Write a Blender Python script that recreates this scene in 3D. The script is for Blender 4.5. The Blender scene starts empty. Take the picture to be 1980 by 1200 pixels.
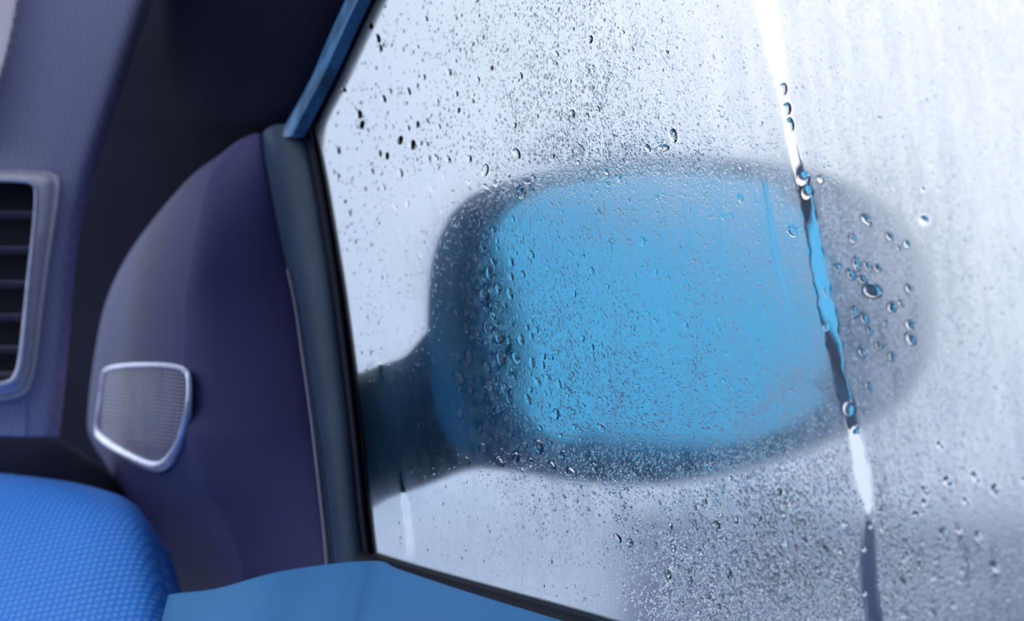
import bpy, bmesh, math, random
import numpy as np
from mathutils import Matrix, Vector

random.seed(7)
rng = np.random.default_rng(11)
SC = bpy.context.scene
COL = SC.collection

# ------------------------------------------------------------------ camera, sky, exposure
EYE = np.array([0.0, 0.0, 1.15])
FPX = 2600.0
PITCH = math.radians(8.5)
cd = bpy.data.cameras.new('camera')
cam = bpy.data.objects.new('camera', cd)
COL.objects.link(cam)
cam.location = EYE
cam.rotation_euler = (math.pi / 2 + PITCH, 0, 0)
cd.sensor_width = 36.0
cd.lens = 36.0 * FPX / 1980.0
cd.clip_start = 0.02
cd.clip_end = 3000
cd.dof.use_dof = True
cd.dof.focus_distance = 0.605
cd.dof.aperture_fstop = 8.5
SC.camera = cam

vs = SC.view_settings
vs.view_transform = 'Standard'
vs.look = 'None'
vs.gamma = 1.0
vs.use_curve_mapping = False
vs.exposure = 0.0

w = bpy.data.worlds.new('overcast_sky')
SC.world = w
w.use_nodes = True
nt = w.node_tree
nt.nodes.clear()
L = nt.links.new
out = nt.nodes.new('ShaderNodeOutputWorld')
bg = nt.nodes.new('ShaderNodeBackground')
tc = nt.nodes.new('ShaderNodeTexCoord')
dot = nt.nodes.new('ShaderNodeVectorMath'); dot.operation = 'DOT_PRODUCT'
GLOW = Vector((0.36, 0.86, 0.46)).normalized()      # brighter patch of the cloud cover
dot.inputs[1].default_value = GLOW
L(tc.outputs['Generated'], dot.inputs[0])
ramp = nt.nodes.new('ShaderNodeValToRGB')
e = ramp.color_ramp.elements
e[0].position = 0.0; e[0].color = (0.45, 0.56, 0.78, 1)
e[1].position = 1.0; e[1].color = (1.22, 1.22, 1.26, 1)
m1 = e.new(0.82); m1.color = (0.48, 0.64, 0.90, 1)
m2 = e.new(0.93); m2.color = (0.80, 0.88, 1.04, 1)
L(dot.outputs['Value'], ramp.inputs[0])
L(ramp.outputs[0], bg.inputs[0])
bg.inputs[1].default_value = 1.0
L(bg.outputs[0], out.inputs[0])

sd = bpy.data.lights.new('sun', 'SUN')
sd.energy = 2.5
sd.angle = math.radians(95)
sd.color = (0.86, 0.92, 1.0)
sun = bpy.data.objects.new('sun', sd)
COL.objects.link(sun)
# veiled sun, high beyond the windscreen on the left
sun.rotation_euler = Vector((-0.9, 0.22, 0.42)).to_track_quat('Z', 'Y').to_euler()
sun.location = (-2, 1, 4)

# ------------------------------------------------------------------ geometry helpers
FWD = np.array([0, math.cos(PITCH), math.sin(PITCH)])
UPV = np.array([0, -math.sin(PITCH), math.cos(PITCH)])
RGT = np.array([1.0, 0, 0])


def ray(px, py):
    px = np.asarray(px, float); py = np.asarray(py, float)
    return ((px - 990) / FPX)[..., None] * RGT + ((600 - py) / FPX)[..., None] * UPV + FWD


class Plane:
    """a real plane in the car; n points away from the cabin, off moves towards it"""
    def __init__(self, n, through=None, c=None):
        self.n = np.array(n, float) / np.linalg.norm(n)
        self.c = float(self.n @ np.array(through)) if c is None else c

    def at(self, px, py, off=0.0):
        d = ray(px, py)
        t = (self.c - np.asarray(off, float)) / (d @ self.n)
        return d * t[..., None] + EYE


def project(p):
    q = np.asarray(p) - EYE
    z = q @ FWD
    return 990 + FPX * (q @ RGT) / z, 600 - FPX * (q @ UPV) / z, z


WIN = Plane((1.369, 1.0, 0.0), c=0.6644 / math.hypot(1.369, 1.0))      # side window plane
DASH = Plane((-0.2, 0.98, 0.0), through=(-0.327, 1.0, 0))
PAD = Plane((0.30, 0.66, -0.69), through=ray(150, 1050) * 0.86)
MIR = Plane((-0.350, 0.935, -0.10), through=ray(1320, 615) * 0.80)
NW = WIN.n                                   # outward
TW = np.array([NW[1], -NW[0], 0])            # rearward along the window
ZZ = np.array([0, 0, 1.0])


def catmull(ctrl, n):
    """resample axis 0 of ctrl through its points"""
    ctrl = np.asarray(ctrl, float)
    m = len(ctrl)
    P = np.concatenate([[2 * ctrl[0] - ctrl[1]], ctrl, [2 * ctrl[-1] - ctrl[-2]]])
    res = []
    for i in range(m - 1):
        p0, p1, p2, p3 = P[i], P[i + 1], P[i + 2], P[i + 3]
        for k in range(n):
            t = k / n
            res.append(0.5 * ((2 * p1) + (p2 - p0) * t + (2 * p0 - 5 * p1 + 4 * p2 - p3) * t * t
                              + (3 * p1 - p0 - 3 * p2 + p3) * t ** 3))
    res.append(ctrl[-1])
    return np.array(res)


def closed(ctrl, n):
    """smooth closed outline"""
    ctrl = np.asarray(ctrl, float)
    m = len(ctrl)
    res = []
    for i in range(m):
        p0, p1, p2, p3 = ctrl[i - 1], ctrl[i], ctrl[(i + 1) % m], ctrl[(i + 2) % m]
        for k in range(n):
            t = k / n
            res.append(0.5 * ((2 * p1) + (p2 - p0) * t + (2 * p0 - 5 * p1 + 4 * p2 - p3) * t * t
                              + (3 * p1 - p0 - 3 * p2 + p3) * t ** 3))
    return np.array(res)


def grid(ctrl, nr, nc):
    a = catmull(ctrl, nr)
    b = catmull(np.swapaxes(a, 0, 1), nc)
    return np.swapaxes(b, 0, 1)


def link(name, me, mat, parent=None, angle=50):
    if mat is not None and not me.materials:
        me.materials.append(mat)
    o = bpy.data.objects.new(name, me)
    COL.objects.link(o)
    if parent is not None:
        o.parent = parent
        o.matrix_parent_inverse = parent.matrix_world.inverted() if parent.type != 'EMPTY' else Matrix.Translation(-parent.location)
    if angle:
        for p in me.polygons:
            p.use_smooth = True
        me.set_sharp_from_angle(angle=math.radians(angle))
    return o


def mesh(verts, faces):
    me = bpy.data.meshes.new('mesh')
    me.from_pydata([tuple(v) for v in verts], [], faces)
    me.update()
    bm = bmesh.new(); bm.from_mesh(me)
    bmesh.ops.recalc_face_normals(bm, faces=bm.faces)
    bm.to_mesh(me); bm.free()
    return me


def slab(pts, back):
    """pts RxCx3 front sheet, back vector: a closed sheet with thickness"""
    R, C, _ = pts.shape
    v = np.concatenate([pts.reshape(-1, 3), (pts + np.asarray(back)).reshape(-1, 3)])
    f = []
    o = R * C
    ix = lambda r, c: r * C + c
    for r in range(R - 1):
        for c in range(C - 1):
            q = (ix(r, c), ix(r, c + 1), ix(r + 1, c + 1), ix(r + 1, c))
            f.append(q)
            f.append(tuple(o + k for k in reversed(q)))
    for c in range(C - 1):
        f.append((ix(0, c), o + ix(0, c), o + ix(0, c + 1), ix(0, c + 1)))
        f.append((ix(R - 1, c), ix(R - 1, c + 1), o + ix(R - 1, c + 1), o + ix(R - 1, c)))
    for r in range(R - 1):
        f.append((ix(r, 0), ix(r + 1, 0), o + ix(r + 1, 0), o + ix(r, 0)))
        f.append((ix(r, C - 1), o + ix(r, C - 1), o + ix(r + 1, C - 1), ix(r + 1, C - 1)))
    return mesh(v, f)


def panel(plane, ctrl, nr=4, nc=4, thick=0.006, edge=0.0, ew=(.06, .06, .06, .06)):
    """ctrl: rows of (px, py, off). edge: rounding depth at left, right, top, bottom rims"""
    g = grid(ctrl, nr, nc)
    R, C, _ = g.shape
    if edge:
        u = np.linspace(0, 1, C)[None, :]; v = np.linspace(0, 1, R)[:, None]
        d = np.zeros((R, C))
        for t, wd in ((u, ew[0]), (1 - u, ew[1]), (v, ew[2]), (1 - v, ew[3])):
            if wd > 0:
                k = np.clip(1 - t / wd, 0, 1)
                d = np.maximum(d, 1 - np.sqrt(1 - k * k + 1e-9) + 0 * (u + v))
        g[..., 2] -= edge * d
    p = plane.at(g[..., 0], g[..., 1], g[..., 2])
    return slab(p, plane.n * thick)


def rings(rs, cap0=False, cap1=False, close_loop=False):
    """list of rings (Kx3) skinned together"""
    K = len(rs[0])
    v = np.concatenate(rs)
    f = []
    n = len(rs)
    for i in range(n if close_loop else n - 1):
        a = i * K; b = ((i + 1) % n) * K
        for k in range(K):
            k2 = (k + 1) % K
            f.append((a + k, a + k2, b + k2, b + k))
    if cap0:
        f.append(tuple(reversed(range(K))))
    if cap1:
        f.append(tuple((n - 1) * K + k for k in range(K)))
    return mesh(v, f)


def tube(path, rad, seg=8, closed_path=False):
    path = np.asarray(path)
    n = len(path)
    rad = np.broadcast_to(np.asarray(rad, float), (n,))
    rs = []
    for i in range(n):
        a = path[(i - 1) % n] if (closed_path or i > 0) else path[0]
        b = path[(i + 1) % n] if (closed_path or i < n - 1) else path[-1]
        t = b - a; t /= np.linalg.norm(t)
        s = np.cross(t, NW); s /= np.linalg.norm(s)
        q = np.cross(s, t)
        ang = np.linspace(0, 2 * math.pi, seg, endpoint=False)
        rs.append(path[i] + rad[i] * (np.cos(ang)[:, None] * s + np.sin(ang)[:, None] * q))
    return rings(rs, not closed_path, not closed_path, closed_path)


def tag(o, label=None, cat=None, group=None, kind=None):
    if label: o['label'] = label
    if cat: o['category'] = cat
    if group: o['group'] = group
    if kind: o['kind'] = kind
    return o


def empty(name, loc):
    o = bpy.data.objects.new(name, None)
    COL.objects.link(o)
    o.location = loc
    o.empty_display_size = 0.05
    return o


# ------------------------------------------------------------------ materials
def mat(name, col, rough=0.6, metal=0.0, vary=0.15, scale=30, bump=0.0, bscale=900, spec=0.5, coat=0.0, col2=None):
    m = bpy.data.materials.new(name)
    m.use_nodes = True
    t = m.node_tree
    b = t.nodes['Principled BSDF']
    b.inputs['Roughness'].default_value = rough
    b.inputs['Metallic'].default_value = metal
    b.inputs['Specular IOR Level'].default_value = spec
    b.inputs['Coat Weight'].default_value = coat
    tcn = t.nodes.new('ShaderNodeTexCoord')
    n = t.nodes.new('ShaderNodeTexNoise')
    n.inputs['Scale'].default_value = scale
    n.inputs['Detail'].default_value = 4
    t.links.new(tcn.outputs['Object'], n.inputs['Vector'])
    r = t.nodes.new('ShaderNodeValToRGB')
    c2 = col2 or tuple(c * (1 + vary) for c in col)
    c1 = tuple(c * (1 - vary) for c in col)
    r.color_ramp.elements[0].position = 0.3
    r.color_ramp.elements[1].position = 0.7
    r.color_ramp.elements[0].color = (*c1, 1)
    r.color_ramp.elements[1].color = (*c2, 1)
    t.links.new(n.outputs['Fac'], r.inputs[0])
    t.links.new(r.outputs[0], b.inputs['Base Color'])
    if bump:
        n2 = t.nodes.new('ShaderNodeTexVoronoi')
        n2.inputs['Scale'].default_value = bscale
        t.links.new(tcn.outputs['Object'], n2.inputs['Vector'])
        bp = t.nodes.new('ShaderNodeBump')
        bp.inputs['Strength'].default_value = bump
        bp.inputs['Distance'].default_value = 0.0006
        t.links.new(n2.outputs['Distance'], bp.inputs['Height'])
        t.links.new(bp.outputs[0], b.inputs['Normal'])
    return m


def dotted(name, col, dotcol, axis_a, axis_b, pitch, radius, rough=0.6, mixf=1.0):
    """small round perforations printed through a soft skin, laid out on two real axes"""
    m = mat(name, col, rough, vary=0.05, scale=12)
    t = m.node_tree
    b = t.nodes['Principled BSDF']
    src = b.inputs['Base Color'].links[0].from_socket
    g = t.nodes.new('ShaderNodeNewGeometry')
    frs = []
    for ax in (axis_a, axis_b):
        d = t.nodes.new('ShaderNodeVectorMath'); d.operation = 'DOT_PRODUCT'
        d.inputs[1].default_value = tuple(np.array(ax) / pitch)
        t.links.new(g.outputs['Position'], d.inputs[0])
        fr = t.nodes.new('ShaderNodeMath'); fr.operation = 'FRACT'
        t.links.new(d.outputs['Value'], fr.inputs[0])
        sb = t.nodes.new('ShaderNodeMath'); sb.operation = 'SUBTRACT'; sb.inputs[1].default_value = 0.5
        t.links.new(fr.outputs[0], sb.inputs[0])
        sq = t.nodes.new('ShaderNodeMath'); sq.operation = 'MULTIPLY'
        t.links.new(sb.outputs[0], sq.inputs[0]); t.links.new(sb.outputs[0], sq.inputs[1])
        frs.append(sq)
    ad = t.nodes.new('ShaderNodeMath'); ad.operation = 'ADD'
    t.links.new(frs[0].outputs[0], ad.inputs[0]); t.links.new(frs[1].outputs[0], ad.inputs[1])
    mr = t.nodes.new('ShaderNodeMapRange')
    mr.inputs['From Min'].default_value = radius ** 2 * 0.4
    mr.inputs['From Max'].default_value = radius ** 2 * 1.6
    mr.inputs['To Min'].default_value = mixf
    mr.inputs['To Max'].default_value = 0.0
    t.links.new(ad.outputs[0], mr.inputs['Value'])
    mx = t.nodes.new('ShaderNodeMix'); mx.data_type = 'RGBA'
    mx.inputs['B'].default_value = (*dotcol, 1)
    t.links.new(mr.outputs[0], mx.inputs['Factor'])
    t.links.new(src, mx.inputs['A'])
    t.links.new(mx.outputs['Result'], b.inputs['Base Color'])
    return m


M_PILLAR = mat('pillar_plastic', (0.006, 0.0065, 0.021), 0.85, vary=0.2, scale=9, spec=0.04)
M_SAIL = mat('door_corner_plastic', (0.052, 0.050, 0.150), 0.65, vary=0.12, scale=10, bump=0.15, spec=0.25)
M_FRAME = mat('window_frame_plastic', (0.035, 0.06, 0.11), 0.55, vary=0.25, scale=14, spec=0.3)
M_SEAM_LIGHT = mat('seam_highlight_grey', (0.20, 0.18, 0.24), 0.5)
M_RUBBER = mat('black_rubber', (0.006, 0.007, 0.016), 0.6, spec=0.25)
M_SEAL = mat('sky_sheen_weather_strip', (0.06, 0.20, 0.38), 0.35, vary=0.5, scale=60, spec=0.5)  # blue base colour holds the sky reflected along the strip
M_DASH = dotted('dash_skin', (0.46, 0.44, 0.66), (0.72, 0.67, 0.80), (1, 0, 0.25), (-0.25, 0, 1), 0.0042, 0.33, 0.65, 0.6)
M_DASH_LIT = dotted('windscreen_lit_mesh', (0.88, 0.78, 0.80), (0.30, 0.26, 0.32), (1, 0, 0.25), (-0.25, 0, 1), 0.0040, 0.30, 0.7, 0.8)  # pale colour carries the windscreen light on the dash mesh
M_BEZEL = mat('vent_bezel_plastic', (0.86, 0.77, 0.80), 0.35, vary=0.06, spec=0.5)
M_DARKVENT = mat('vent_dark_plastic', (0.012, 0.011, 0.02), 0.6)
M_SLAT = mat('vent_slat_plastic', (0.22, 0.20, 0.27), 0.45)
M_LOWDASH = mat('lower_dash_plastic', (0.055, 0.05, 0.065), 0.7)
M_PAD = dotted('blue_padded_skin', (0.022, 0.27, 0.93), (0.16, 0.45, 0.97), (1, 0, 0.1), (-0.1, 0.35, 0.94), 0.0045, 0.32, 0.6, 1.0)
M_DOORTOP = mat('door_top_skin', (0.07, 0.29, 0.60), 0.55, vary=0.08, scale=8, bump=0.1)
M_CHROME = mat('satin_speaker_rim', (0.75, 0.74, 0.90), 0.35, metal=0.5, vary=0.15, scale=120)
M_WIRE = mat('speaker_grille_metal', (0.30, 0.28, 0.38), 0.45, metal=0.2)
M_HOUSING = mat('mirror_housing_paint', (0.003, 0.11, 0.23), 0.6, vary=0.25, scale=12, spec=0.2)
M_ARM = mat('mirror_arm_plastic', (0.003, 0.085, 0.16), 0.7, vary=0.25, scale=16)
M_MIRROR = mat('blue_tinted_mirror', (0.15, 0.74, 1.0), 0.06, metal=1.0, vary=0.02)
M_ASPHALT = mat('wet_asphalt', (0.03, 0.045, 0.10), 0.9, vary=0.35, scale=3, spec=0.1)
M_HEADLINER = mat('headliner_cloth', (0.26, 0.26, 0.30), 0.9)
M_CONCRETE = mat('pale_concrete', (0.62, 0.65, 0.72), 0.9, vary=0.08, scale=1.5)

# water: clear dielectric drops
M_WATER = bpy.data.materials.new('clear_water')
M_WATER.use_nodes = True
t = M_WATER.node_tree
t.nodes.clear()
o_ = t.nodes.new('ShaderNodeOutputMaterial')
gl = t.nodes.new('ShaderNodeBsdfRefraction')
gl.inputs['IOR'].default_value = 1.33
gl.inputs['Roughness'].default_value = 0.02
gs = t.nodes.new('ShaderNodeBsdfGlossy'); gs.inputs['Roughness'].default_value = 0.05
mw = t.nodes.new('ShaderNodeMixShader'); mw.inputs[0].default_value = 0.015
t.links.new(gl.outputs[0], mw.inputs[1]); t.links.new(gs.outputs[0], mw.inputs[2])
t.links.new(mw.outputs[0], o_.inputs[0])

# fogged glass: attribute 'fog' = thickness of the condensation
M_GLASS = bpy.data.materials.new('fogged_window_glass')
M_GLASS.use_nodes = True
t = M_GLASS.node_tree
t.nodes.clear()
o_ = t.nodes.new('ShaderNodeOutputMaterial')
at = t.nodes.new('ShaderNodeAttribute'); at.attribute_name = 'fog'
tcn = t.nodes.new('ShaderNodeTexCoord')
nz = t.nodes.new('ShaderNodeTexNoise'); nz.inputs['Scale'].default_value = 700; nz.inputs['Detail'].default_value = 2
t.links.new(tcn.outputs['Object'], nz.inputs['Vector'])
mr = t.nodes.new('ShaderNodeMapRange')
mr.inputs['From Min'].default_value = 0.3; mr.inputs['From Max'].default_value = 0.7
mr.inputs['To Min'].default_value = 0.72; mr.inputs['To Max'].default_value = 1.28
t.links.new(nz.outputs['Fac'], mr.inputs['Value'])
mu = t.nodes.new('ShaderNodeMath'); mu.operation = 'MULTIPLY'; mu.use_clamp = True
t.links.new(at.outputs['Fac'], mu.inputs[0]); t.links.new(mr.outputs[0], mu.inputs[1])
near = t.nodes.new('ShaderNodeBsdfRefraction')           # light that passes nearly straight
near.inputs['IOR'].default_value = 1.03
rr = t.nodes.new('ShaderNodeMapRange')
rr.inputs['From Min'].default_value = 0.0; rr.inputs['From Max'].default_value = 0.16
rr.inputs['To Min'].default_value = 0.05; rr.inputs['To Max'].default_value = 0.58
t.links.new(at.outputs['Fac'], rr.inputs['Value'])
t.links.new(rr.outputs[0], near.inputs['Roughness'])
wide = t.nodes.new('ShaderNodeBsdfRefraction')           # light scattered by the beads
wide.inputs['IOR'].default_value = 1.25
wide.inputs['Roughness'].default_value = 1.0
wide.inputs['Color'].default_value = (0.86, 0.935, 1.0, 1)
tl = t.nodes.new('ShaderNodeBsdfTranslucent'); tl.inputs['Color'].default_value = (0.92, 0.96, 1, 1)
mv = t.nodes.new('ShaderNodeMixShader'); mv.inputs[0].default_value = 0.3
t.links.new(wide.outputs[0], mv.inputs[1]); t.links.new(tl.outputs[0], mv.inputs[2])
mf = t.nodes.new('ShaderNodeMixShader')
t.links.new(mu.outputs[0], mf.inputs[0])
t.links.new(near.outputs[0], mf.inputs[1]); t.links.new(mv.outputs[0], mf.inputs[2])
t.links.new(mf.outputs[0], o_.inputs[0])

# ------------------------------------------------------------------ ground and car shell
gm = mesh([(-400, -400, 0), (400, -400, 0), (400, 400, 0), (-400, 400, 0)], [(0, 1, 2, 3)])
tag(link('ground', gm, M_ASPHALT, angle=0), 'dark wet asphalt seen through the glass below the horizon', 'ground', kind='structure')

ROOF = EYE[2] + 0.44
s0 = WIN.at(960, -500); b0 = np.array([s0[0], s0[1], 0])
# headliner: from the windscreen header back over the seats
c0 = b0 - NW * 0.0
fl = lambda a, b: c0 - NW * a + TW * b
roof = np.array([[np.append(fl(a, b)[:2], ROOF + 0.03 * math.sin(math.pi * a / 1.3)) for a in np.linspace(-0.02, 1.3, 9)] for b in np.linspace(-0.06, 1.5, 9)])
tag(link('ceiling', slab(roof, (0, 0, 0.02)), M_HEADLINER), 'grey cloth headliner over the seats', 'ceiling', kind='structure')

pv = mesh([(-300, 3, .012), (0.25, 3, .012), (44, 400, .012), (-300, 400, .012), (-300, 3, -.02), (0.25, 3, -.02), (44, 400, -.02), (-300, 400, -.02)],
          [(0, 1, 2, 3), (0, 4, 5, 1), (1, 5, 6, 2), (2, 6, 7, 3), (3, 7, 4, 0), (7, 6, 5, 4)])
tag(link('pavement', pv, M_CONCRETE, angle=0), 'pale concrete paving ahead of the car behind the mirror arm', 'pavement', kind='structure')
# unseen wall added behind the viewer to keep light off camera-facing surfaces
wl = np.array([[np.append(fl(a, 1.5)[:2], z) for a in np.linspace(-0.02, 1.3, 5)] for z in np.linspace(0.3, ROOF, 5)])
tag(link('wall_rear_blocker', slab(wl, TW * .03), M_HEADLINER), 'unseen rear cabin wall added to cut the light from behind', 'wall', kind='structure')

fo = np.array([[np.append(fl(a, b)[:2], .32) for a in np.linspace(0.0, 1.3, 5)] for b in np.linspace(-1.2, 1.5, 5)])
tag(link('floor', slab(fo, (0, 0, -.03)), M_LOWDASH), 'dark cabin floor under the dashboard', 'floor', kind='structure')

# ------------------------------------------------------------------ pillar trim
rows = []
for y, l, r, offs in ((-500, 600, 985, (-.01, .01, .016, .016, .003)), (-100, 318, 768, (.004, .007, .014, .016, .004)),
                      (0, 285, 715, (.004, .007, .014, .016, .004)), (80, 260, 677, (.004, .007, .014, .016, .004)),
                      (150, 236, 645, (.0, .003, .012, .016, .004)), (225, 208, 606, (-.012, -.003, .008, .017, .005)),
                      (265, 196, 598, (-.025, -.012, -.002, .004, .002)),
                      (330, 176, 596, (-.032, -.025, -.02, -.015, -.012)), (430, 148, 590, (-.04, -.04, -.04, -.04, -.04)),
                      (560, 128, 580, (-.05,) * 5), (700, 100, 560, (-.05,) * 5), (850, 60, 540, (-.05,) * 5),
                      (1000, 40, 520, (-.05,) * 5), (1200, 30, 500, (-.05,) * 5)):
    fr = (-0.25, 0.26, 0.52, 0.80, 1.0)
    rows.append([(l + f * (r - l), y + (0 if i < 3 else 0), o) for i, (f, o) in enumerate(zip(fr, offs))])
pil = link('trim_1', panel(WIN, rows, 4, 5, 0.012), M_PILLAR, angle=40)
tag(pil, 'dark navy windscreen pillar trim rising over the door corner', 'pillar', kind='structure')
# weather strip along the sloping front edge of the window opening
rows = []
for y, r, wd in ((-500, 990, 40), (-100, 772, 38), (0, 716, 34), (80, 678, 32), (150, 646, 30), (235, 602, 34), (262, 588, 26)):
    r -= 17
    rows.append([(r - wd, y + 4, .010), (r - wd * .8, y + 3, .018), (r - wd * .3, y + 1, .022), (r, y, .020)])
link('weather_strip', panel(WIN, rows, 5, 4, 0.006), M_SEAL, pil)

# ------------------------------------------------------------------ door (structure) with corner panel, frame, seals, top
door = empty('door_1', tuple(WIN.at(700, 1150)))
tag(door, 'car door below and beside the fogged window', 'door', kind='structure')


def lerp_tab(tab, y):
    a = np.array(tab, float)
    return np.array([np.interp(y, a[:, 0], a[:, k]) for k in range(1, a.shape[1])])


SAIL = [(258, 488, 492, 500, .008), (275, 455, 468, 503, .012), (300, 424, 440, 507, .020), (340, 370, 408, 515, .034), (420, 300, 388, 530, .050),
        (500, 243, 374, 548, .058), (590, 203, 364, 568, .060), (700, 181, 363, 587, .060), (800, 170, 366, 602, .060),
        (850, 176, 370, 610, .059), (930, 226, 395, 622, .050), (1010, 268, 440, 630, .036), (1100, 290, 470, 637, .026), (1260, 300, 490, 647, .02)]
rows = []
for y, l, c, r, oc in SAIL:
    r += 6
    pts = [(0.0, l, .002), (0, l + (c - l) * .06, .006 + .05 * (oc - .006)), (0, l + (c - l) * .5, .004 + .5 * (oc - .004)),
           (0, c - (c - l) * .09, oc * .93), (0, c + (r - c) * .05, oc * .97), (0, c + (r - c) * .5, oc * .5 + .004), (0, r - (r - c) * .05, .006), (0, r, .000)]
    rows.append([(x, y, o) for _, x, o in pts])
sail = link('corner_panel', panel(WIN, rows, 4, 4, 0.006), M_SAIL, door, angle=60)

GL = [(150, 598), (235, 605), (350, 627), (500, 652), (600, 667), (800, 692), (1000, 712), (1075, 721), (1150, 730)]   # left edge of the glass
rows = []
for y in (150, 205, 262, 350, 450, 560, 680, 800, 900, 1000, 1100, 1160):
    xl = np.interp(y, [a[0] for a in SAIL], [a[3] for a in SAIL]); xr = np.interp(y, [a[0] for a in GL], [a[1] for a in GL]) - 12
    wd = xr - xl
    rows.append([(xl - 6, y, -.002), (xl + 6, y, .006), (xl + wd * .3, y, .013), (xl + wd * .62, y, .011), (xl + wd * .9, y, .006), (xr, y, .001)])
link('window_frame', panel(WIN, rows, 3, 3, 0.008), M_FRAME, door)
bead = [(556, 520), (571, 590), (586, 690), (602, 800), (613, 890), (624, 985), (631, 1050), (636, 1110)]  # lighter ridge stands for the highlight running down the panel seam
bp_ = catmull(np.array(bead, float), 5)
link('seam_highlight', tube(WIN.at(bp_[:, 0], bp_[:, 1], .010), np.linspace(.0008, .0020, len(bp_)), 8), M_SEAM_LIGHT, door)

rows = []
for y, x in GL:
    rows.append([(x - 24, y, .000), (x - 17, y, .007), (x - 8, y, .007), (x, y, .0005)])
link('glass_run_seal', panel(WIN, rows, 4, 3, 0.004), M_RUBBER, door)

rows = []
for x, yt, yb in ((690, 1058, 1088), (722, 1068, 1095), (800, 1092, 1117), (950, 1134, 1162), (1100, 1175, 1206), (1250, 1218, 1252), (1500, 1288, 1330), (1800, 1372, 1425), (2200, 1480, 1550)):
    rows.append([(x, yt, .0005), (x, yt + .35 * (yb - yt), .010), (x - 4, yb, .014), (x - 8, yb + 14, .014)])
link('belt_seal', panel(WIN, rows, 4, 3, 0.004), M_RUBBER, door)

top = []
for x, y, o in ((325, 1150, .105), (345, 1146, .10), (420, 1137, .088), (520, 1109, .066), (600, 1095, .046), (665, 1087, .034), (706, 1085, .026), (745, 1094, .021), (900, 1142, .019), (1100, 1202, .018), (1400, 1292, .018), (1800, 1410, .018), (2200, 1530, .018)):
    top.append((x, y, o))
rows = [[(x, y, o - .006) for x, y, o in top], [(x - 1, y + 6, o) for x, y, o in top], [(x - 10, y + 40, o + .018) for x, y, o in top], [(x - 25, y + 110, o + .050) for x, y, o in top],
        [(x - 45, y + 200, o + .075) for x, y, o in top], [(x - 60, y + 340, o + .09) for x, y, o in top]]
link('door_top', panel(WIN, rows, 4, 4, 0.01), M_DOORTOP, door)
# outer skin at the mirror foot and below the belt
rows = [[(470, y, -.016), (560, y, -.016), (xr - 6, y, -.016)] for y, xr in ((560, 660), (700, 680), (850, 698), (1000, 714), (1120, 728))]
link('outer_corner', panel(WIN, rows, 3, 3, 0.006), M_ARM, door)

# ------------------------------------------------------------------ tweeter in the corner panel
RIM = [(205, 716), (240, 707), (290, 705), (335, 708), (360, 718), (366, 745), (364, 790), (354, 840), (338, 878), (316, 899), (288, 898), (238, 874), (198, 846), (190, 828), (193, 790), (198, 745)]


def sail_off(px, py):
    tab = np.array(SAIL)
    l = np.interp(py, tab[:, 0], tab[:, 1]); c = np.interp(py, tab[:, 0], tab[:, 2]); oc = np.interp(py, tab[:, 0], tab[:, 4])
    f = np.clip((px - l) / (c - l), 0, 1.0)
    return .004 + f * (oc - .004)


tw = empty('speaker', tuple(WIN.at(280, 800, sail_off(280, 800))))
tag(tw, 'small door speaker with silver rim and fine mesh grille in the dark corner panel', 'speaker')
rim = closed(np.array(RIM, float), 5)
rp = WIN.at(rim[:, 0], rim[:, 1], sail_off(rim[:, 0], rim[:, 1]) + .003)
low = np.clip((rim[:, 1] - 760) / 120, 0, 1)
link('speaker_rim', tube(rp, (.0019 + .0022 * low), 8, True), M_CHROME, tw)
# dished backing and woven wire grille
cen = np.array([280.0, 800.0])
bk = []
for s, o in ((1.0, .002), (.8, .001), (.4, .0008), (.02, .0006)):
    q = cen + (rim - cen) * s
    bk.append(WIN.at(q[:, 0], q[:, 1], sail_off(q[:, 0], q[:, 1]) + o))
link('speaker_backing', rings(bk, False, True), M_DARKVENT, tw)


def inside(poly, x, y):
    c = False
    n = len(poly)
    for i in range(n):
        x1, y1 = poly[i]; x2, y2 = poly[i - 1]
        if (y1 > y) != (y2 > y) and x < (x2 - x1) * (y - y1) / (y2 - y1) + x1:
            c = not c
    return c


V, F = [], []


def wire(p, q, wpx):
    p = np.array(p, float); q = np.array(q, float)
    d = q - p; d /= np.linalg.norm(d); s = np.array([-d[1], d[0]]) * wpx / 2
    n = 6
    base = len(V)
    for k in range(n + 1):
        c = p + (q - p) * k / n
        bul = .0028
        for pt, o in ((c + s, bul), (c - s, bul), (c, bul + .0008)):
            V.append(WIN.at(pt[0], pt[1], sail_off(pt[0], pt[1]) + o))
    for k in range(n):
        a = base + 3 * k
        F.append((a, a + 3, a + 5, a + 2)); F.append((a + 2, a + 5, a + 4, a + 1)); F.append((a + 1, a + 4, a + 3, a))


poly = [tuple(v) for v in rim]
for fam in ((1, .12), (-.18, 1)):
    d = np.array(fam) / np.hypot(*fam); nrm = np.array([-d[1], d[0]])
    for k in np.arange(-130, 131, 7.5):
        ts = [t_ for t_ in np.arange(-140, 141, 2.0) if inside(poly, *(cen + nrm * k + d * t_))]
        if len(ts) > 4:
            wire(cen + nrm * k + d * ts[0], cen + nrm * k + d * ts[-1], 3.2)
link('speaker_grille', mesh(V, F), M_WIRE, tw, angle=0)

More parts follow.
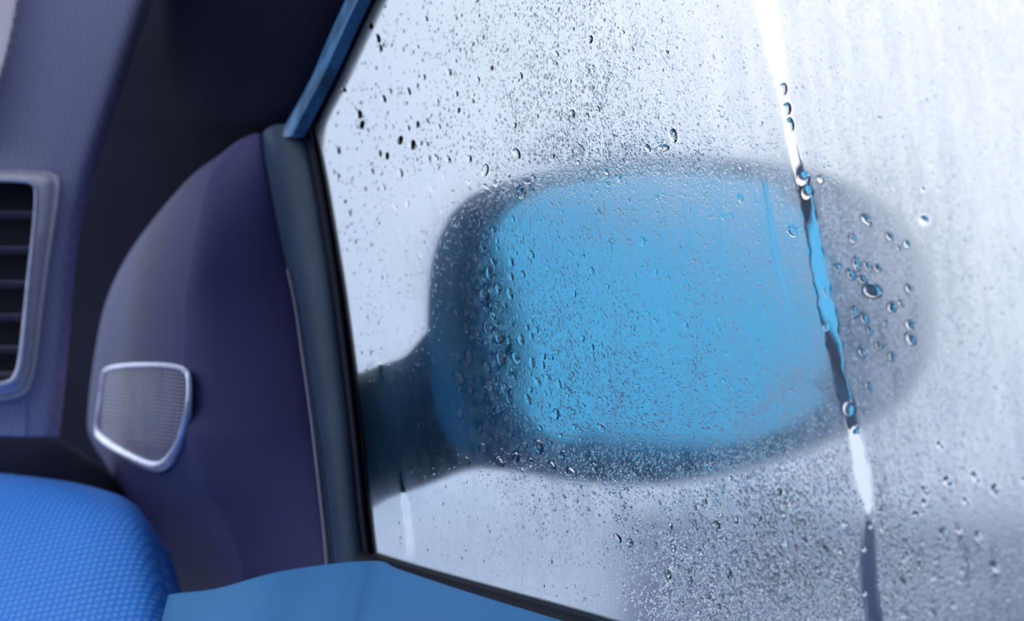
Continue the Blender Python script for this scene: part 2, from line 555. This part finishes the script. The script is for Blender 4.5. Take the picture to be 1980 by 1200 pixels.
# ------------------------------------------------------------------ dashboard end
dash = empty('dashboard', tuple(DASH.at(60, 900, -.02)))
tag(dash, 'grey violet dashboard end with fine dotted skin beside the dark pillar', 'dashboard')
DE = [(-500, 470), (-100, 316), (0, 285), (150, 235), (300, 185), (430, 150), (560, 134), (650, 128), (760, 117), (842, 108)]
rows = []
for y, r in DE:
    rows.append([(-900, y - 20, -.01), (-500, y - 14, .0), (-100, y - 5, .004), (r * .35, y, .006), (r - 60, y, .004), (r - 18, y, .0), (r, y, -.014)])
link('dash_panel', panel(DASH, rows, 4, 4, 0.02), M_DASH, dash)
LT = [(-900, 806), (-450, 814), (-50, 825), (60, 834), (105, 846), (160, 876), (212, 918), (262, 978)]
rows = []
for f, o in ((0, -.020), (.08, -.014), (.3, -.014), (.6, -.02), (1, -.03)):
    rows.append([(x, y + (1080 - y) * f, o - .03 - .012 * max(0, i - 1) ** 2 / 9) for i, (x, y) in enumerate(LT)])
link('lower_dash', panel(DASH, rows, 3, 3, 0.02), M_LOWDASH, dash)

rows = [[(-260, y, .008), (x - 75, y, .008), (x - 52, y, .014), (x - 14, y, .030), (x - 4, y, .026), (x, y, .008)] for y, x in ((-300, 110), (-60, 52), (60, 30), (150, 6), (260, -40))]  # strip added where the windscreen highlight falls on the dash
link('dash_highlight', panel(DASH, rows, 4, 4, 0.004), M_DASH_LIT, dash)
pad = link('dash_pad', panel(PAD, [
    [(-900, 890, -.03), (-450, 896, -.03), (-60, 911, -.03), (60, 921, -.03), (150, 934, -.032), (225, 955, -.036), (262, 975, -.045)],
    [(-900, 902, .004), (-450, 908, .004), (-60, 925, .004), (60, 934, .004), (150, 948, .002), (235, 970, -.008), (275, 992, -.036)],
    [(-900, 985, .018), (-450, 985, .018), (-60, 985, .018), (80, 990, .018), (190, 1000, .016), (268, 1015, .004), (303, 1035, -.032)],
    [(-900, 1080, .022), (-450, 1080, .022), (-60, 1080, .022), (90, 1085, .022), (210, 1092, .020), (292, 1100, .008), (327, 1112, -.030)],
    [(-900, 1200, .024), (-450, 1200, .024), (-60, 1200, .024), (100, 1200, .024), (220, 1200, .022), (306, 1200, .010), (341, 1200, -.03)],
    [(-900, 1340, .024), (-450, 1340, .024), (-60, 1340, .024), (100, 1340, .024), (220, 1340, .022), (312, 1340, .010), (348, 1340, -.03)]], 5, 5, 0.02), M_PAD)
tag(pad, 'bright blue padded dash cover with rows of small dots below the vent', 'dashboard pad')

# air vent
vent = empty('air_vent', tuple(DASH.at(20, 560, .004)))
tag(vent, 'tall air vent with light rounded bezel and dark slats set in the dashboard end', 'vent')
VO = [(-160, 326), (-40, 328), (70, 330), (108, 336), (119, 352), (112, 410), (99, 490), (85, 590), (74, 680), (63, 738), (38, 768), (-40, 778), (-160, 782), (-205, 774), (-232, 735), (-222, 560), (-202, 400), (-190, 340), (-160, 326)]
VI = [(-160, 348), (-40, 348), (35, 350), (60, 356), (67, 378), (62, 450), (54, 530), (46, 620), (39, 690), (31, 722), (14, 738), (-40, 743), (-160, 746), (-190, 738), (-204, 715), (-194, 560), (-178, 400), (-172, 358), (-160, 348)]
vo = catmull(np.array(VO, float), 5); vi = catmull(np.array(VI, float), 5)
prof = ((0.0, .002), (0.10, .010), (0.22, .010), (0.28, .008), (0.34, .012), (.80, .017), (.94, .016), (1.0, .010), (1.0, -.002))
rs = []
for f, o in prof:
    q = vo + (vi - vo) * f
    rs.append(DASH.at(q[:, 0], q[:, 1], np.full(len(q), o + .010)))
link('vent_bezel', slab(np.array(rs), DASH.n * .0015), M_BEZEL, vent, angle=60)
rs = DASH.at(vi[:, 0] + 3, vi[:, 1] + np.clip((vi[:, 1] - 720) / 6, 0, 4), np.full(len(vi), .0275))
link('vent_rim', tube(rs, .0014 + .0016 * np.clip((vi[:, 1] - 450) / 280, 0, 1), 8), M_CHROME, vent)
rows = [[(-200, y, .009), (0, y, .009), (x, y, .009)] for y, x in ((344, 66), (450, 66), (600, 52), (700, 44), (750, 30))]
link('vent_backing', panel(DASH, rows, 2, 2, .0006), M_DARKVENT, vent)
for y in (412, 480, 546, 610, 672, 722):
    xr = np.interp(y, [355, 378, 450, 530, 620, 690, 722], [60, 66, 62, 54, 46, 39, 30]) + 1
    rows = [[(-195, y + dy, o), (-60, y + dy, o), (xr, y + dy - 1, o)] for dy, o in ((-2, .0105), (-3, .018), (-1, .0205), (2, .018), (12, .010))]
    link('slat', panel(DASH, rows, 2, 2, .0008), M_SLAT, vent)

# ------------------------------------------------------------------ wing mirror outside the window
HO = [(905, 372), (1000, 340), (1150, 312), (1300, 302), (1480, 315), (1620, 346), (1725, 410), (1785, 505), (1804, 610), (1788, 715), (1735, 790), (1640, 842), (1490, 898), (1320, 928), (1180, 922), (1050, 900), (940, 880), (880, 790), (858, 650), (858, 520), (872, 430)]
GO = [(1000, 385), (1100, 350), (1300, 332), (1490, 345), (1585, 385), (1628, 480), (1640, 600), (1630, 715), (1585, 795), (1470, 850), (1320, 874), (1170, 864), (1060, 845), (985, 760), (945, 640), (940, 520), (955, 440)]
wm = empty('wing_mirror', tuple(MIR.at(1200, 800, -.06)))
tag(wm, 'dark blue wing mirror with bright blue glass seen through the fogged window', 'mirror')


def resample(poly, K, n=12):
    c = closed(np.array(poly, float), n)
    cen = np.array([1250.0, 610.0])
    a = np.unwrap(np.arctan2(c[:, 1] - cen[1], c[:, 0] - cen[0]))
    s = np.argsort(a % (2 * math.pi))
    aa = (a % (2 * math.pi))[s]; cc = c[s]
    g = np.linspace(0, 2 * math.pi, K, endpoint=False)
    aa = np.concatenate([aa - 2 * math.pi, aa, aa + 2 * math.pi]); cc = np.concatenate([cc, cc, cc])
    return np.stack([np.interp(g, aa, cc[:, 0]), np.interp(g, aa, cc[:, 1])], 1)


K = 96
ho = resample(HO, K); go = resample(GO, K)
hc = np.array([1300.0, 610.0])
shift = lambda P_: [(x + 30 + (x - 1320) * .018, y + (600 - y) * .0 - 4) for x, y in P_]
ho = resample(shift(HO), K); go = resample(shift(GO), K)
rs = []
spec = [('g', 1.012, -.014), ('g', 1.012, -.006), ('m', .35, .000), ('m', .75, .000), ('h', .985, -.003), ('h', 1.0, -.014), ('h', 1.0, -.030),
        ('h', .97, -.055), ('h', .90, -.078), ('h', .76, -.096), ('h', .5, -.108), ('h', .2, -.113), ('h', .02, -.114)]
for kind, s, o in spec:
    if kind == 'g': q = hc + (go - hc) * s
    elif kind == 'm': q = go + (ho - go) * s
    else: q = hc + (ho - hc) * s
    p = MIR.at(q[:, 0], q[:, 1], 0.0) - MIR.n * o
    rs.append(p)
link('mirror_housing', rings(rs, False, True), M_HOUSING, wm)
rs = []
for s in (1.005, .985, .8, .6, .4, .2, .02):
    q = hc + (go - hc) * s
    o = -.009 + .006 * (1 - s * s)
    if s > 1: o = -.0125
    rs.append(MIR.at(q[:, 0], q[:, 1], 0.0) - MIR.n * o)
link('mirror_glass', rings(rs, False, True), M_MIRROR, wm)

# arm: elliptical sections from the housing to the door corner
rs = []
secs = [(1010, 640, 900, .845, .035), (940, 600, 902, .835, .034), (880, 598, 912, .825, .032), (835, 640, 928, .820, .030), (790, 688, 944, .818, .028),
        (745, 708, 962, .822, .027), (705, 722, 985, .830, .027), (665, 730, 1000, .842, .028), (630, 730, 1005, .855, .028)]
secs = catmull(np.array([(a + 16 if a > 780 else a + 6, *q) for a, *q in secs]), 3)
for x, ya, yb, yy, rd in secs:
    c = (ya + yb) / 2
    d = ray(x, c); P = d * (yy / d[1]) + EYE
    hz = (yb - ya) / 2 / FPX * yy * 1.01
    ang = np.linspace(0, 2 * math.pi, 28, endpoint=False)
    sq = lambda v: np.sign(v) * np.abs(v) ** .75
    rs.append(P + sq(np.cos(ang))[:, None] * np.array([.35, .94, 0]) * rd + sq(np.sin(ang))[:, None] * ZZ * hz)
link('mirror_arm', rings(rs, True, True), M_ARM, wm)

# ------------------------------------------------------------------ fogged pane
RUN = np.array([(1462, -260), (1468, -60), (1485, 30), (1503, 120), (1518, 200), (1530, 270), (1547, 340), (1562, 400), (1574, 470), (1590, 560), (1607, 640), (1622, 720), (1640, 790),
                (1655, 850), (1668, 920), (1680, 985), (1680, 1050), (1678, 1110), (1684, 1160), (1700, 1230), (1716, 1320)], float)
RUNW = np.array([20, 20, 22, 16, 9, 10, 12, 14, 15, 17, 17, 14, 13, 14, 15, 9, 12, 15, 14, 14, 14], float)
RUNS = [
    (RUN, RUNW, 'long water run down the fogged glass crossing the mirror, widest streak'),
    (np.array([(772, 900), (778, 940), (786, 990), (792, 1040), (798, 1085)], float), np.array([3, 5, 8, 7, 6.0]), 'pale short water run at the lower front corner of the window'),
    (np.array([(1512, 1015), (1520, 1035), (1524, 1055), (1531, 1078)], float), np.array([4, 5, 5, 7.0]), 'short dark water run on the glass below the mirror'),
    (np.array([(1476, 345), (1484, 390), (1492, 440), (1500, 490), (1512, 540), (1530, 600)], float), np.array([5, 3, 5, 4, 3, 2.0]), 'thin faint water run over the mirror just ahead of the widest streak'),
    (np.array([(733, 690), (737, 715), (741, 750)], float), np.array([5, 6, 4.0]), 'small dark water run beside the black seal above the mirror arm'),
]

# drops: (px, py, half length px, half width px, angle deg of long axis in the picture, label key)
SPECIAL = [
    (1283, 286, 12, 7, 5, 'flat oval dark drop just above the mirror top'),
    (1303, 262, 14, 7, 75, 'upright dark drop above the flat oval drop'),
    (775, 271, 6, 7, 60, 'first dark drop of the short row on the pale glass'),
    (799, 280, 8, 7, 60, 'largest dark drop of the short row on the pale glass'),
    (814, 277, 4, 4, 30, 'third tiny drop of the short row on the pale glass'),
    (826, 278, 4, 4, 30, 'last tiny drop of the short row on the pale glass'),
    (1787, 425, 10, 9, 20, 'isolated dark blurred drop beyond the outer mirror edge'),
    (1686, 562, 17, 12, 15, 'broad flat teal drop near the outer mirror edge'),
    (1533, 447, 11, 10, 40, 'round teal drop beside the widest water run'),
    (1724, 594, 9, 8, 70, 'dark blue drop below the broad teal drop'),
    (1760, 655, 12, 7, 55, 'dark blue curved drop at the outer mirror edge'),
    (1645, 530, 10, 6, 55, 'slanted teal drop between water run and broad teal drop'),
    (1620, 517, 7, 7, 20, 'small teal drop right behind the widest water run'),
    (1552, 345, 13, 12, 75, 'upper of two dark ringed drops in the widest water run'),
    (1560, 372, 13, 11, 75, 'lower of two dark ringed drops in the widest water run'),
    (1641, 788, 16, 11, 80, 'large dark drop in the water run at the lower mirror edge'),
    (1654, 829, 10, 9, 70, 'bright drop in the water run just under the mirror'),
    (1516, 172, 12, 7, 80, 'upper of three clear beads in the widest water run'),
    (1523, 210, 12, 8, 75, 'middle of three clear beads in the widest water run'),
    (1529, 240, 14, 7, 72, 'lowest of three clear beads in the widest water run'),
    (1598, 565, 10, 5, 70, 'dark blue bead in the water run over the mirror'),
    (1598, 632, 8, 6, 60, 'small teal bead low in the water run over the mirror'),
    (1774, 994, 11, 6, 25, 'slanted dark drop behind the widest water run below the mirror'),
    (1752, 1045, 9, 5, 60, 'slender drop below the slanted dark drop'),
    (1534, 976, 12, 8, 35, 'dark winged drop on the glass below the mirror'),
    (965, 650, 11, 8, 60, 'large dark drop at the inner mirror edge'),
    (935, 570, 10, 9, 60, 'large dark drop half way up the inner mirror edge'),
    (1008, 372, 12, 7, 80, 'dark drop at the upper inner corner of the mirror'),
    (1075, 800, 10, 8, 60, 'dark drop low over the blue mirror glass'),
    (958, 355, 7, 6, 40, 'dark drop just above the upper inner mirror corner'),
    (1019, 351, 8, 5, 10, 'small flat drop on the upper inner mirror rim'),
]
ZONES = [   # count, centre, spread, sizes, label, group
    (34, (760, 230), (95, 130), (3.5, 7), 'raindrop on the pale glass close to the pillar', 'drops close to the pillar'),
    (40, (1010, 210), (150, 110), (3.5, 6.5), 'raindrop on the pale glass above the mirror', 'drops above the mirror'),
    (70, (965, 580), (45, 150), (4, 10), 'dark blue drop along the inner mirror edge', 'drops along the inner mirror edge'),
    (30, (1040, 800), (60, 70), (4, 9), 'dark drop at the lower inner mirror corner', 'drops at the lower inner mirror corner'),
    (55, (1240, 620), (150, 150), (3.5, 7), 'drop in front of the blue mirror glass', 'drops in front of the mirror glass'),
    (45, (1480, 1060), (150, 85), (4, 8), 'drop in the dense wet patch below the mirror', 'drops below the mirror'),
    (25, (1830, 1040), (80, 110), (6, 10), 'blurred drop low behind the widest water run', 'drops behind the water run'),
    (22, (1690, 560), (50, 110), (5, 9), 'blurred drop over the pale outer mirror end', 'drops over the outer mirror end'),
]

drops = [(a, b, c, d, e_, lab, None) for a, b, c, d, e_, lab in SPECIAL]
taken = [(d[0], d[1], max(d[2], d[3])) for d in drops]
for cnt, ce, sp, sz, lab, grp in ZONES:
    k = 0; tries = 0
    while k < cnt and tries < 4000:
        tries += 1
        x = random.gauss(ce[0], sp[0]); y = random.gauss(ce[1], sp[1])
        if abs(x - ce[0]) > 2.1 * sp[0] or abs(y - ce[1]) > 2.1 * sp[1]: continue
        if not (-20 < y < 1215 and x < 1990): continue
        if x < np.interp(y, [0, 235, 1075], [725, 620, 735]) + 15: continue
        if y > 1060 + (x - 720) * .289 - 15: continue
        r = random.uniform(*sz) * random.choice((.8, 1, 1))
        if any((x - a) ** 2 + (y - b) ** 2 < (r + c + 3) ** 2 for a, b, c in taken): continue
        asp = random.uniform(1.15, 2.0)
        size = 'tiny' if r < sz[0] + .25 * (sz[1] - sz[0]) else 'small' if r < sz[0] + .65 * (sz[1] - sz[0]) else 'larger'
        shape = 'round' if asp < 1.4 else 'oval' if asp < 1.7 else 'slender'
        dy_ = (y - ce[1]) / sp[1]
        where = 'upper part' if dy_ < -.9 else 'upper middle' if dy_ < 0 else 'lower middle' if dy_ < .9 else 'lower part'
        dx_ = (x - ce[0]) / sp[0]
        side = 'towards the pillar' if dx_ < 0 else 'away from the pillar'
        full = f'{size} {shape} {lab}, {where}' + ('' if len(lab.split()) > 8 else ' ' + side)
        drops.append((x, y, r * asp ** .5, r / asp ** .5, random.gauss(58, 12), full, grp))
        taken.append((x, y, r * 1.2)); k += 1

# pane grid
s_lo, s_hi = -0.30, 0.42
org = WIN.at(990, 600)
step = 0.00075
fine_s = np.arange(-0.215, 0.330, step)
S = np.concatenate([np.linspace(s_lo, -0.216, 12), fine_s, np.linspace(0.3305, 0.72, 24)])
fine_z = np.arange(-0.105, 0.320, step)
Zs = np.concatenate([np.linspace(-0.30, -0.106, 20), fine_z, np.linspace(0.3205, ROOF - org[2], 8)])
GS, GZ = np.meshgrid(S, Zs)
PTS = org + GS[..., None] * TW + GZ[..., None] * ZZ
PX, PY, _ = project(PTS)


def smooth_noise(shape_x, shape_y, px, py, seed):
    r = np.random.default_rng(seed)
    n = r.random((60, 60))
    x = np.clip((px / shape_x) % 58, 0, 58); y = np.clip((py / shape_y) % 58, 0, 58)
    xi = x.astype(int); yi = y.astype(int); fx = x - xi; fy = y - yi
    fx = fx * fx * (3 - 2 * fx); fy = fy * fy * (3 - 2 * fy)
    return (n[yi, xi] * (1 - fx) + n[yi, xi + 1] * fx) * (1 - fy) + (n[yi + 1, xi] * (1 - fx) + n[yi + 1, xi + 1] * fx) * fy


gau = lambda cx, cy, sx, sy: np.exp(-((PX - cx) / sx) ** 2 - ((PY - cy) / sy) ** 2)
fog = np.full(PX.shape, 0.62)
fog += (0.10 - fog) * gau(840, 820, 190, 210) * 1.0
fog += (0.10 - fog) * gau(920, 600, 90, 300) * .75
fog += (0.30 - fog) * gau(1250, 650, 330, 300) * .95
fog += (0.70 - fog) * gau(1330, 370, 260, 90) * .8
fog += (0.30 - fog) * gau(1350, 900, 300, 70) * .6
fog += (0.88 - fog) * gau(1760, 560, 150, 290)
fog += (0.92 - fog) * gau(860, 1070, 260, 90) * .9
wet = gau(1520, 1100, 260, 150)
fog += (0.50 - fog) * wet * .7
fog += wet * .8 * (smooth_noise(26, 34, PX + 900 - PY * .2, PY + 900, 6) - .5)
fog += .55 * (smooth_noise(8, 12, PX + 900, PY + 900, 8) - .5) * np.clip(wet * 1.3 + 1.1 * gau(975, 620, 75, 320), 0, 1)
# oblique wipe mark low over the mirror glass
tt = np.clip(((PX - 1440) * 105 - (PY - 812) * 90) / (105 ** 2 + 90 ** 2), 0, 1)
fog += .28 * np.exp(-((PX - 1440 - tt * 105) ** 2 + (PY - 812 + tt * 90) ** 2) / 12.0 ** 2)
fog += (0.78 - fog) * gau(1900, 1000, 160, 120) * .8
fog += .10 * (smooth_noise(60, 90, PX + 900, PY + 900, 3) - .5)
fog += .28 * (smooth_noise(16, 110, PX + 900 - PY * .12, PY + 900, 4) - .5) * np.clip((PX - 950) / 200, 0, 1)
fog += .12 * (smooth_noise(9, 22, PX + 900 - PY * .3, PY + 900, 5) - .5)
fog = np.clip(fog, 0.03, .95)
for x, y, a, b, ang, lab, grp in drops:
    R_ = a + 6
    m = (np.abs(PX - x) < R_) & (np.abs(PY - y) < R_)
    if not m.any(): continue
    dx = PX[m] - x; dy = PY[m] - y
    ca, sa = math.cos(math.radians(ang)), math.sin(math.radians(ang))
    u = (dx * ca + dy * sa) / a; v = (-dx * sa + dy * ca) / b
    k = np.clip(1.45 - np.hypot(u, v), 0, .3) / .3
    fog[m] = fog[m] * (1 - k) + .02 * k
for path, wd, lab in RUNS:
    p = catmull(path, 8); ww = catmull(wd[:, None], 8)[:, 0]
    m = (PX > p[:, 0].min() - 40) & (PX < p[:, 0].max() + 40) & (PY > p[:, 1].min() - 30) & (PY < p[:, 1].max() + 30)
    xs = np.interp(PY[m], p[:, 1], p[:, 0]); w_ = np.interp(PY[m], p[:, 1], ww)
    endf = np.clip((PY[m] - p[0, 1]) / 12, 0, 1) * np.clip((p[-1, 1] - PY[m]) / 12, 0, 1)
    jit = 1 + .5 * (smooth_noise(400, 14, PX[m] * 0 + 500, PY[m] + 900, 9) - .5)
    k = np.clip((w_ * jit - np.abs(PX[m] - xs)) / 5 + .5, 0, 1) * endf
    fog[m] = fog[m] * (1 - k) + .01 * k

nr_, nc_ = PX.shape
idx = np.arange(nr_ * nc_).reshape(nr_, nc_)
quads = np.stack([idx[:-1, :-1], idx[:-1, 1:], idx[1:, 1:], idx[1:, :-1]], -1).reshape(-1, 4)
me = bpy.data.meshes.new('pane')
me.vertices.add(nr_ * nc_)
me.vertices.foreach_set('co', PTS.reshape(-1).astype(np.float32))
me.loops.add(quads.size)
me.loops.foreach_set('vertex_index', quads.reshape(-1).astype(np.int32))
me.polygons.add(len(quads))
me.polygons.foreach_set('loop_start', np.arange(0, quads.size, 4, dtype=np.int32))
me.update(calc_edges=True)
a_ = me.attributes.new('fog', 'FLOAT', 'POINT')
a_.data.foreach_set('value', fog.reshape(-1).astype(np.float32))
pane = link('window_1', me, M_GLASS, angle=0)
tag(pane, 'fogged side window glass covered in rain', 'window', kind='structure')

# ------------------------------------------------------------------ water on the glass
def dome(rings_, seg, h=0.8):
    v, f = [], []
    for i in range(rings_):
        a = (i / rings_) * math.pi / 2
        for k in range(seg):
            b = 2 * math.pi * k / seg
            v.append((math.cos(a) * math.cos(b), math.cos(a) * math.sin(b), h * math.sin(a)))
    v.append((0, 0, h))
    for i in range(rings_ - 1):
        for k in range(seg):
            k2 = (k + 1) % seg
            f.append((i * seg + k, i * seg + k2, (i + 1) * seg + k2, (i + 1) * seg + k))
    for k in range(seg):
        f.append(((rings_ - 1) * seg + k, (rings_ - 1) * seg + (k + 1) % seg, len(v) - 1))
    f.append(tuple(reversed(range(seg))))
    return v, f


dv, df = dome(5, 16, .62)
dme = mesh(dv, df)
dme.materials.append(M_WATER)
for p in dme.polygons:
    p.use_smooth = len(p.vertices) < 5
dme.set_sharp_from_angle(angle=math.radians(60))


def drop_height(x, y):
    over = max(0.0, 1 - ((x - 1245) / 560) ** 6) * max(0.0, 1 - ((y - 630) / 320) ** 6)
    edge = math.exp(-((x - 930) / 120) ** 2 - ((y - 660) / 330) ** 2)
    return (.95 - .72 * min(1, over * 2)) * (1 - .72 * edge)


def drop_frame(x, y, ang):
    """in-plane axes on the pane for a direction drawn in the picture"""
    c = WIN.at(x, y, .0003)
    e1 = WIN.at(x + math.cos(math.radians(ang)), y + math.sin(math.radians(ang)), .0003) - c
    sc = np.linalg.norm(e1)
    e1 /= sc
    n = -NW
    e2 = np.cross(n, e1)
    q = WIN.at(x - math.sin(math.radians(ang)), y + math.cos(math.radians(ang)), .0003) - c
    return c, e1, e2, n, sc, abs(q @ e2)


for x, y, a, b, ang, lab, grp in drops:
    c, e1, e2, n, sa, sb = drop_frame(x, y, ang)
    o = bpy.data.objects.new('water_drop', dme)
    COL.objects.link(o)
    ra, rb = a * sa, b * sb
    hh = min(ra, rb) * drop_height(x, y) / .62
    o.matrix_world = Matrix(((e1[0] * ra, e2[0] * rb, n[0] * hh, c[0]), (e1[1] * ra, e2[1] * rb, n[1] * hh, c[1]), (e1[2] * ra, e2[2] * rb, n[2] * hh, c[2]), (0, 0, 0, 1)))
    tag(o, lab, 'water drop', grp)

for path, wd, lab in RUNS:
    p = catmull(path, 6); ww = catmull(wd[:, None], 6)[:, 0]
    rr_ = []
    for i in range(len(p)):
        j = (1 + .25 * math.sin(i * 1.7) * math.sin(i * .6)) * min(1, (i + .4) / 2, (len(p) - i - .6) / 2)
        hw = ww[i] * j * .9
        prow = []
        for k in range(9):
            a = math.pi * k / 8
            prow.append(WIN.at(p[i, 0] - hw * math.cos(a), p[i, 1], .0004 + .00012 * math.sin(a) * min(1, hw / 8)))
        rr_.append(np.array(prow))
    o = link('water_run', rings(rr_, True, True), M_WATER, angle=40)
    tag(o, lab, 'water run', 'water runs on the window')

# condensation beads too many to count
TV, TF = dome(2, 7, .42)
tv = np.array(TV)
tf = []
for f in TF:
    for k in range(1, len(f) - 1):
        tf.append((f[0], f[k], f[k + 1]))
tf = np.array(tf)
NB = 60000
bx, by, br = [], [], []
NT = NB * 9
cx = rng.uniform(600, 2350, NT); cy = rng.uniform(-180, 1380, NT)
g2 = lambda x0, y0, sx, sy: np.exp(-((cx - x0) / sx) ** 2 - ((cy - y0) / sy) ** 2)
den = .03 + .55 * g2(1250, 600, 340, 330) + .5 * g2(1110, 190, 180, 210) + .95 * g2(1540, 1090, 250, 190) + .12 * g2(985, 600, 50, 300) + .4 * g2(1150, 310, 160, 40) + .25 * g2(1780, 1100, 220, 200)
den *= 1 - .85 * g2(860, 760, 95, 330)
den *= 1 - .8 * g2(850, 1050, 260, 90)
den *= .5 + smooth_noise(50, 70, cx + 900, cy + 900, 21)
den *= np.clip((cx - np.interp(cy, [0, 235, 1075], [725, 612, 730]) - 6) / 40, 0, 1)
den[cy > 1060 + (cx - 720) * .289 - 6] = 0
for path, wd, lab in RUNS:
    k_ = (cy > path[0, 1] - 5) & (cy < path[-1, 1] + 5) & (np.abs(cx - np.interp(cy, path[:, 1], path[:, 0])) < np.interp(cy, path[:, 1], wd) + 5)
    den[k_] = 0
keep = rng.random(NT) < den
bx = cx[keep][:NB]; by = cy[keep][:NB]
NB = len(bx)
zone = np.exp(-((bx - 1500) / 380) ** 2 - ((by - 1100) / 170) ** 2)
rad = np.clip(rng.lognormal(0.38, 0.36, NB), .8, 4.5) * (1 + .45 * zone)
ang = np.radians(rng.normal(58, 14, NB)); asp = rng.uniform(1.0, 1.7, NB)
c = WIN.at(bx, by, .0003)
e1 = WIN.at(bx + np.cos(ang), by + np.sin(ang), .0003) - c
s1 = np.linalg.norm(e1, axis=1); e1 /= s1[:, None]
e2 = np.cross(-NW, e1)
q = WIN.at(bx - np.sin(ang), by + np.cos(ang), .0003) - c
s2 = np.abs((q * e2).sum(1))
ra = rad * np.sqrt(asp) * s1; rb = rad / np.sqrt(asp) * s2; over = np.clip(1 - ((bx - 1245) / 560) ** 6, 0, 1) * np.clip(1 - ((by - 630) / 320) ** 6, 0, 1)
hh = np.minimum(ra, rb) * (1.35 - .80 * np.clip(over * 2, 0, 1)) * (1 - .72 * np.exp(-((bx - 920) / 120) ** 2 - ((by - 660) / 330) ** 2))
verts = (c[:, None, :] + tv[None, :, 0:1] * (e1 * ra[:, None])[:, None, :] + tv[None, :, 1:2] * (e2 * rb[:, None])[:, None, :]
         + tv[None, :, 2:3] * (-NW * hh[:, None])[:, None, :]).reshape(-1, 3)
tris = (tf[None] + (np.arange(NB) * len(tv))[:, None, None]).reshape(-1, 3)
me = bpy.data.meshes.new('beads')
me.vertices.add(len(verts)); me.vertices.foreach_set('co', verts.reshape(-1).astype(np.float32))
me.loops.add(tris.size); me.loops.foreach_set('vertex_index', tris.reshape(-1).astype(np.int32))
me.polygons.add(len(tris)); me.polygons.foreach_set('loop_start', np.arange(0, tris.size, 3, dtype=np.int32))
me.update(calc_edges=True)
sm = np.ones((NB, len(tf)), bool); sm[:, -5:] = False
me.polygons.foreach_set('use_smooth', sm.reshape(-1))
me.set_sharp_from_angle(angle=math.radians(62))
o = link('condensation_beads', me, M_WATER, angle=0)
tag(o, 'fine beads of condensation covering the fogged window', 'condensation', kind='stuff')
